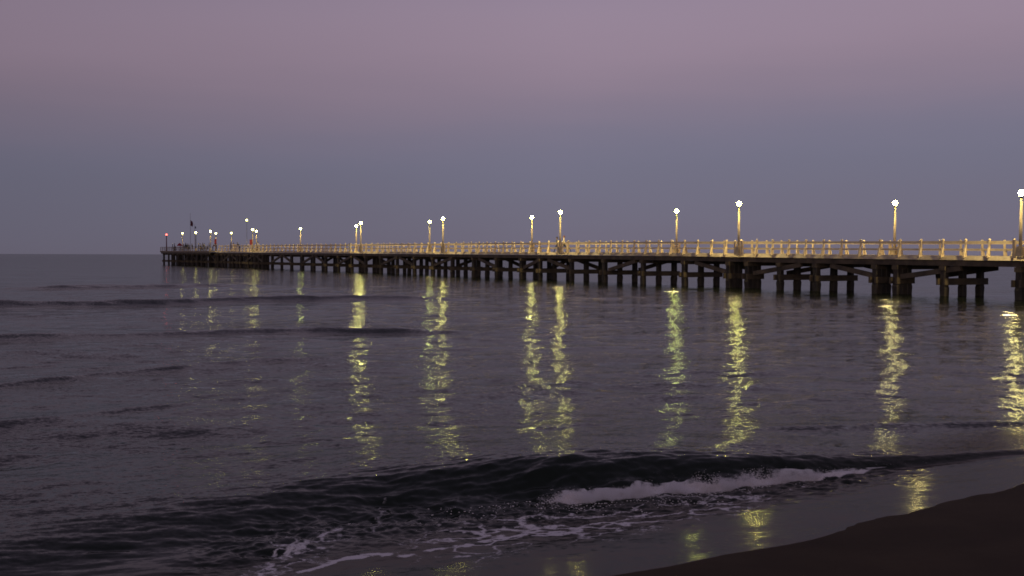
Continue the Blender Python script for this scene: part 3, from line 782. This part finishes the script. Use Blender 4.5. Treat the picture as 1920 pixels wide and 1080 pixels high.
# ---------------------------------------------------------------- flags, cabinets, parasol, panel
def flag_mast(x, ytop, v, yf, fw, fh, lab, mt, gcol, pr=0.06):
    u_ = U_far(x, v); p = pt(u_, v, DZ(u_)); zt = zof(ytop, x, p.y) - p.z; zf = zof(yf, x, p.y) - p.z
    r = empty('flag_mast', p, 0); tag(r, lab, 'flagpole')
    m1 = MB(); m1.lathe((0, 0, 0), [(pr * 1.8, 0), (pr * 1.7, 0.3), (pr, 0.4), (pr * 0.8, zt * 0.75), (pr * 0.45, zt)], 8); m1.build('mast', mt, r, True)
    m1 = MB(); m1.ball((0, 0, zt), pr, 8, 6); m1.build('finial', mt, r)
    vs = []; fs = []; n, mm = 10, 8
    for i in range(n + 1):
        for j in range(mm + 1):
            a = i / n; c = j / mm
            xx = 0.05 + fw * a * (0.65 + 0.35 * math.sin(c * 3.0)); zz = zf + fh / 2 - fh * c - 0.5 * fh * a * 0.45
            vs.append((xx, 0.12 * math.sin(a * 9 + c * 4), zz))
    for i in range(n):
        for j in range(mm):
            q = i * (mm + 1) + j; fs.append((q, q + 1, q + mm + 2, q + mm + 1))
    m1 = MB(); m1.add(vs, fs); o = m1.build('flag', gcol, r, True)
    sol = o.modifiers.new('thick', 'SOLIDIFY'); sol.thickness = 0.015
flag_mast(357.3, 400.5, 2.5, 418.0, 0.65, 1.3, 'tallest flag mast on the pier head with a drooping dark red flag', M['steel'], M['flag'])
flag_mast(365.5, 421, 2.0, 426.0, 0.30, 0.5, 'shorter pole with a tiny dark pennant beside the flag mast', M['redpole'], M['navy'], 0.04)

def cabinet(x, ytop, ybot, w, v, lab):
    u_ = U_far(x, v); p = pt(u_, v, DZ(u_)); z0 = zof(ybot, x, p.y) - p.z; z1 = zof(ytop, x, p.y) - p.z
    a = math.atan2(-p.x, p.y) ; r = empty('life_ring_cabinet', p, a); tag(r, lab, 'cabinet', 'red cabinets on posts')
    m1 = MB(); m1.beam((0, 0, 0), (0, 0, z0 + 0.1), 0.10, 0.10); m1.build('post', M['redpole'], r)
    m1 = MB(); m1.box((0, 0, (z0 + z1) / 2), (w, 0.28, z1 - z0 - 0.12)); m1.build('box', M['red'], r)
    m1 = MB(); m1.box((0, -0.01, z1 - 0.03), (w + 0.08, 0.36, 0.07), None, 0, 0.85); m1.build('lid', M['red'], r)
    m1 = MB(); m1.box((w * 0.3, -0.155, (z0 + z1) / 2), (0.04, 0.03, 0.18)); m1.build('handle', M['darkmetal'], r)
cabinet(404.2, 448.5, 458.5, 0.42, 0.9, 'smaller red life ring cabinet, under the small lamp near the pier head')
cabinet(471.2, 449.2, 459.5, 0.58, 1.2, 'larger red life ring cabinet, beside the touching pair of lamps')
# red parasol
u_ = U_far(337, 1.6); p = pt(u_, 1.6, DZ(u_)); zt = zof(455.5, 337, p.y) - p.z
r = empty('parasol', p); tag(r, 'small red parasol among the anglers on the pier head', 'parasol')
m1 = MB(); m1.lathe((0, 0, 0), [(0.03, 0), (0.03, zt)], 8); m1.build('pole', M['darkmetal'], r)
m1 = MB(); m1.lathe((0, 0, zt - 0.75), [(0.68, 0.0), (0.60, 0.22), (0.36, 0.5), (0.03, 0.75)], 10); m1.build('canopy', M['red'], r)
m1 = MB(); m1.ball((0, 0, zt + 0.03), 0.05, 8, 6); m1.build('tip', M['white'], r)
m1 = MB(); m1.lathe((0, 0, 0.0), [(0.22, 0), (0.2, 0.08), (0.05, 0.1)], 10); m1.build('base', M['darkmetal'], r)
# pale panel on the near railing
u_ = U(658.3); p = pt(u_, -0.19, DZ(u_)); a = R_u
r = empty('railing_panel', p, a); tag(r, 'pale blank panel fixed upright against the near railing', 'panel')
m1 = MB(); m1.box((0, 0, 0.66), (0.76, 0.05, 1.10)); m1.build('board', M['white'], r)
m1 = MB()
for s in (-1, 1): m1.box((s * 0.41, 0, 0.63), (0.05, 0.08, 1.25))
m1.box((0, 0, 1.235), (0.77, 0.08, 0.05)); m1.build('frame', M['rail'], r)
m1 = MB(); m1.box((0, 0.0, 0.06), (0.7, 0.07, 0.10)); m1.build('foot', M['darkmetal'], r)

# low pale windbreak at the pier head
u_ = U(430); r = empty('bench_screen', pt(u_, 1.2, DZ(u_)), R_u); tag(r, 'pale slatted screen taller than the railing where the pier head begins', 'screen')
m1 = MB()
for k in range(7): m1.box((-1.6 + k * 0.53, 0, 0.66), (0.16, 0.08, 1.32))
m1.build('slats', M['rail'], r)
m1 = MB(); m1.box((0, 0, 1.36), (3.6, 0.14, 0.09)); m1.build('top_board', M['rail'], r)

# ---------------------------------------------------------------- people
def person(x, v, pose, face, lab, top, legs, hair='hair', ht=1.72, u_off=0.0, group=None, z_off=0.0):
    """face = heading in the picture, degrees (0 = towards picture right, 180 = left, 90 = away)"""
    u_ = U_far(x, v); p = pt(u_, v, DZ(u_) + z_off)
    r = empty('person', p, math.radians(face - 90) + math.atan2(-p.x, p.y) * 0)
    tag(r, lab, 'person', group)
    # local frame: +y forward, +x to the person's right
    S = ht / 1.75
    lean = {'stand': 0.03, 'walk': 0.07, 'rail': 0.30, 'bend': 0.75, 'sit': 0.12, 'crouch': 0.5}[pose]
    hip = {'sit': 0.50, 'crouch': 0.42}.get(pose, 0.93)
    J = {}
    J['pel'] = Vector((0, 0, hip)); dirs = Vector((0, math.sin(lean), math.cos(lean)))
    J['waist'] = J['pel'] + dirs * 0.17; J['chest'] = J['pel'] + dirs * 0.38; J['neck'] = J['pel'] + dirs * 0.53
    hd = Vector((0, math.sin(lean * 0.6), math.cos(lean * 0.6)))
    J['nk2'] = J['neck'] + hd * 0.09; J['head'] = J['neck'] + hd * 0.20; J['crown'] = J['neck'] + hd * 0.275
    E_ = []; rad = {'pel': (.15, .11), 'waist': (.13, .10), 'chest': (.155, .11), 'neck': (.065, .06), 'nk2': (.055, .055), 'head': (.078, .092), 'crown': (.06, .07)}
    E_ += [('pel', 'waist'), ('waist', 'chest'), ('chest', 'neck'), ('neck', 'nk2'), ('nk2', 'head'), ('head', 'crown')]
    for s, nm in ((-1, 'l'), (1, 'r')):
        ph_ = s
        J['hp' + nm] = J['pel'] + Vector((s * 0.10, 0, -0.06))
        if pose == 'walk':
            J['kn' + nm] = Vector((s * 0.10, 0.20 * ph_ + 0.03, 0.50)); J['an' + nm] = Vector((s * 0.09, 0.34 if s > 0 else -0.38, 0.08 if s > 0 else 0.20))
        elif pose == 'sit':
            J['kn' + nm] = Vector((s * 0.12, 0.44, 0.50)); J['an' + nm] = Vector((s * 0.12, 0.42, 0.09))
        elif pose == 'crouch':
            J['kn' + nm] = Vector((s * 0.16, 0.40, 0.52)); J['an' + nm] = Vector((s * 0.13, 0.10, 0.09))
        else:
            J['kn' + nm] = Vector((s * 0.11, 0.04, 0.49)); J['an' + nm] = Vector((s * 0.12, -0.02, 0.09))
        J['to' + nm] = J['an' + nm] + Vector((s * 0.02, 0.17, -0.05))
        J['sh' + nm] = J['chest'] + dirs * 0.09 + Vector((s * 0.19, 0, 0))
        if pose in ('rail', 'sit', 'crouch'):
            J['el' + nm] = J['sh' + nm] + Vector((s * 0.07, 0.16, -0.22)); J['wr' + nm] = J['el' + nm] + Vector((-s * 0.06, 0.21, 0.04))
        elif pose == 'bend':
            J['el' + nm] = J['sh' + nm] + Vector((s * 0.04, 0.10, -0.26)); J['wr' + nm] = J['el' + nm] + Vector((-s * 0.03, 0.16, -0.17))
        elif pose == 'walk':
            J['el' + nm] = J['sh' + nm] + Vector((s * 0.06, -0.10 * ph_, -0.27)); J['wr' + nm] = J['el' + nm] + Vector((0, -0.02 * ph_ + 0.10, -0.23))
        else:
            J['el' + nm] = J['sh' + nm] + Vector((s * 0.06, -0.02, -0.29)); J['wr' + nm] = J['el' + nm] + Vector((0, 0.06, -0.25))
        hdv = (J['wr' + nm] - J['el' + nm]).normalized(); J['pa' + nm] = J['wr' + nm] + hdv * 0.07
        E_ += [('pel', 'hp' + nm), ('hp' + nm, 'kn' + nm), ('kn' + nm, 'an' + nm), ('an' + nm, 'to' + nm),
               ('chest', 'sh' + nm), ('sh' + nm, 'el' + nm), ('el' + nm, 'wr' + nm), ('wr' + nm, 'pa' + nm)]
        rad.update({'hp' + nm: (.10, .10), 'kn' + nm: (.062, .065), 'an' + nm: (.042, .045), 'to' + nm: (.045, .03),
                    'sh' + nm: (.062, .062), 'el' + nm: (.043, .043), 'wr' + nm: (.028, .028), 'pa' + nm: (.036, .02)})
    names = list(J); idx = {n_: i for i, n_ in enumerate(names)}
    me_ = bpy.data.meshes.new('body'); me_.from_pydata([J[n_] * S for n_ in names], [(idx[a], idx[b_]) for a, b_ in E_], [])
    ob = bpy.data.objects.new('body', me_); COL.objects.link(ob)
    md = ob.modifiers.new('skin', 'SKIN'); md.use_smooth_shade = True
    for n_ in names:
        sv = me_.skin_vertices[0].data[idx[n_]]; sv.radius = (rad[n_][0] * S, rad[n_][1] * S); sv.use_root = (n_ == 'pel')
    sb = ob.modifiers.new('sub', 'SUBSURF'); sb.levels = 1; sb.render_levels = 1
    dg = bpy.context.evaluated_depsgraph_get(); ev = ob.evaluated_get(dg); mm_ = bpy.data.meshes.new_from_object(ev)
    ob.modifiers.clear(); ob.data = mm_
    # fingers, nose and ears join the body mesh
    import bmesh as bmh
    bm = bmh.new(); bm.from_mesh(mm_)
    ex = MB()
    for s, nm in ((-1, 'l'), (1, 'r')):
        w = J['pa' + nm] * S; f = (J['pa' + nm] - J['wr' + nm]).normalized(); sd_ = f.cross(Vector((0, 0, 1)));
        if sd_.length < .1: sd_ = Vector((0, 1, 0))
        sd_.normalize(); cu = f.cross(sd_)
        for k, ln in enumerate((0.068, 0.078, 0.073, 0.058)):
            a0_ = w + sd_ * (k - 1.5) * 0.019; m0 = a0_ + f * ln * 0.55; e0 = m0 + (f * 0.7 + cu * 0.5) * ln * 0.5
            ex.beam(a0_ - f * 0.02, m0, 0.016, 0.016); ex.beam(m0, e0, 0.013, 0.013)
        th_ = w - f * 0.03 - sd_ * 0.03; ex.beam(th_, th_ + (f * 0.6 - sd_ * 0.7) * 0.055, 0.018, 0.018)
    hc_ = J['head'] * S
    ex.box(hc_ + Vector((0, 0.098, -0.01)) * S, (0.026, 0.03, 0.04))
    for s in (-1, 1): ex.box(hc_ + Vector((s * 0.082, 0, 0)) * S, (0.015, 0.035, 0.055))
    exm = ex.mesh('tmp', M['skin']); bm.from_mesh(exm); bm.to_mesh(mm_); bm.free()
    mm_.materials.clear()
    for mname in ('skin', top, legs, 'black'): mm_.materials.append(M[mname])
    nk = J['neck'] * S
    for pg in mm_.polygons:
        c = pg.center; hh_ = (c - nk).dot(hd)
        dpel = (c - J['pel'] * S).dot(dirs)
        dw = min((c - J['wr' + q] * S).length for q in 'lr'); dp = min((c - J['pa' + q] * S).length for q in 'lr')
        da = min((c - J['an' + q] * S).length for q in 'lr')
        if hh_ > 0.02: pg.material_index = 0
        elif min(dw, dp) < 0.09: pg.material_index = 0
        elif min((c - J['to' + q] * S).length for q in 'lr') < 0.12 and c.z < 0.3: pg.material_index = 3
        elif dpel > 0.02 or (c - J['pel'] * S).length > 0.3 and min((c - J['el' + q] * S).length for q in 'lr') < 0.24: pg.material_index = 1
        else: pg.material_index = 2
    ob.parent = r
    hb = MB(); cc = (J['head'] + hd * 0.035 + Vector((0, -0.022, 0))) * S
    hb.ball(cc, 0.105 * S, 12, 8, (0.92, 1.0, 0.98)); hb.ball(cc + Vector((0, -0.05, -0.06)) * S, 0.075 * S, 10, 6)
    hb.build('hair', M[hair], r, True)
    return r, J, S
person(1057.5, 2.2, 'walk', 175, 'person with reddish brown hair in black shorts striding along the pier by the lamp', 'cream', 'black', 'brownhair', 1.78)
person(1044.5, 3.0, 'walk', 175, 'dark haired person walking on the far side of the lamp, only head above the railing', 'grey', 'navy', 'hair', 1.68)
person(1065.5, 3.6, 'walk', 185, 'person in dark clothes walking last, a step behind the couple', 'cream', 'black', 'hair', 1.30)
PG = 'people gathered on the pier head'
person(324, 0.6, 'stand', 200, 'person in navy standing nearest the red signal light', 'navy', 'black', 'hair', 1.75, group=PG)
person(345.5, 1.0, 'rail', 230, 'person in brown leaning over the rail just beside the red parasol', 'brown', 'black', group=PG)
person(351.5, -0.5, 'stand', 160, 'person in dark green standing at the foot of the flag mast', 'olive', 'black', group=PG)
person(355, 0.4, 'rail', 250, 'person in black leaning on the rail right under the flag mast', 'black', 'navy', group=PG)
person(330.5, -0.6, 'crouch', 250, 'person crouching at the rail between the signal light and the parasol', 'brown', 'navy', group=PG)
person(339, -0.5, 'sit', 260, 'person in grey sitting in front of the red parasol', 'grey', 'black', z_off=0.0, group=PG)
person(361, -0.4, 'rail', 250, 'person in olive leaning on the rail between flag mast and dark lamp pole', 'olive', 'brown', group=PG)
person(372.5, -0.3, 'stand', 200, 'person in black standing just landward of the dark lamp pole', 'black', 'black', ht=1.8, group=PG)
person(379, -0.4, 'crouch', 240, 'person in brown crouching behind the rail of the pier head', 'brown', 'black', group=PG)
person(384.5, 0.5, 'rail', 230, 'person in grey bent on the rail, second from the small red cabinet', 'grey', 'navy', group=PG)
person(389.5, -0.4, 'sit', 250, 'person in navy sitting at the rail near the small red cabinet', 'navy', 'black', group=PG)
person(399, 0.3, 'bend', 0, 'person in brown bending forward right beside the small red cabinet', 'brown', 'black', ht=1.85, group=PG)
person(406, -0.2, 'stand', 180, 'person in black standing under the small red cabinet', 'black', 'black', ht=1.6, group=PG)
person(327.5, -0.9, 'stand', 210, 'person in black facing the sea beside the one in navy, near the red signal light', 'black', 'black', 'hair', 1.8, group=PG)
person(348.5, -0.8, 'stand', 150, 'tall person in black between the red parasol and the flag mast', 'black', 'black', 'hair', 1.9, group=PG)
person(375.5, 0.2, 'stand', 180, 'person in navy, second landward of the dark lamp pole', 'navy', 'black', 'hair', 1.7, group=PG)
person(381.5, -0.8, 'rail', 240, 'person in black bent on the rail midway between dark pole and small red cabinet', 'black', 'black', 'hair', 1.8, group=PG)
person(392.5, -0.8, 'stand', 200, 'person in dark clothes right below the lamp next to the small red cabinet', 'black', 'navy', 'hair', 1.75, group=PG)
person(433, -0.0, 'stand', 200, 'person in navy by the near railing in front of the pale slatted screen', 'navy', 'black', 'hair', 1.75)
person(438, 1.6, 'stand', 190, 'person in brown standing behind the pale slatted screen', 'brown', 'black', ht=1.75)
person(449.5, 0.8, 'bend', 170, 'person in black stooping over the railing between the two red cabinets', 'black', 'black', ht=1.95)
person(483.5, 0.5, 'stand', 200, 'dark haired person in tan standing under the touching pair of lamps', 'cream', 'brown', 'hair', 1.8)
print('piles as parts', pile_count, 'posts', len(us_post))
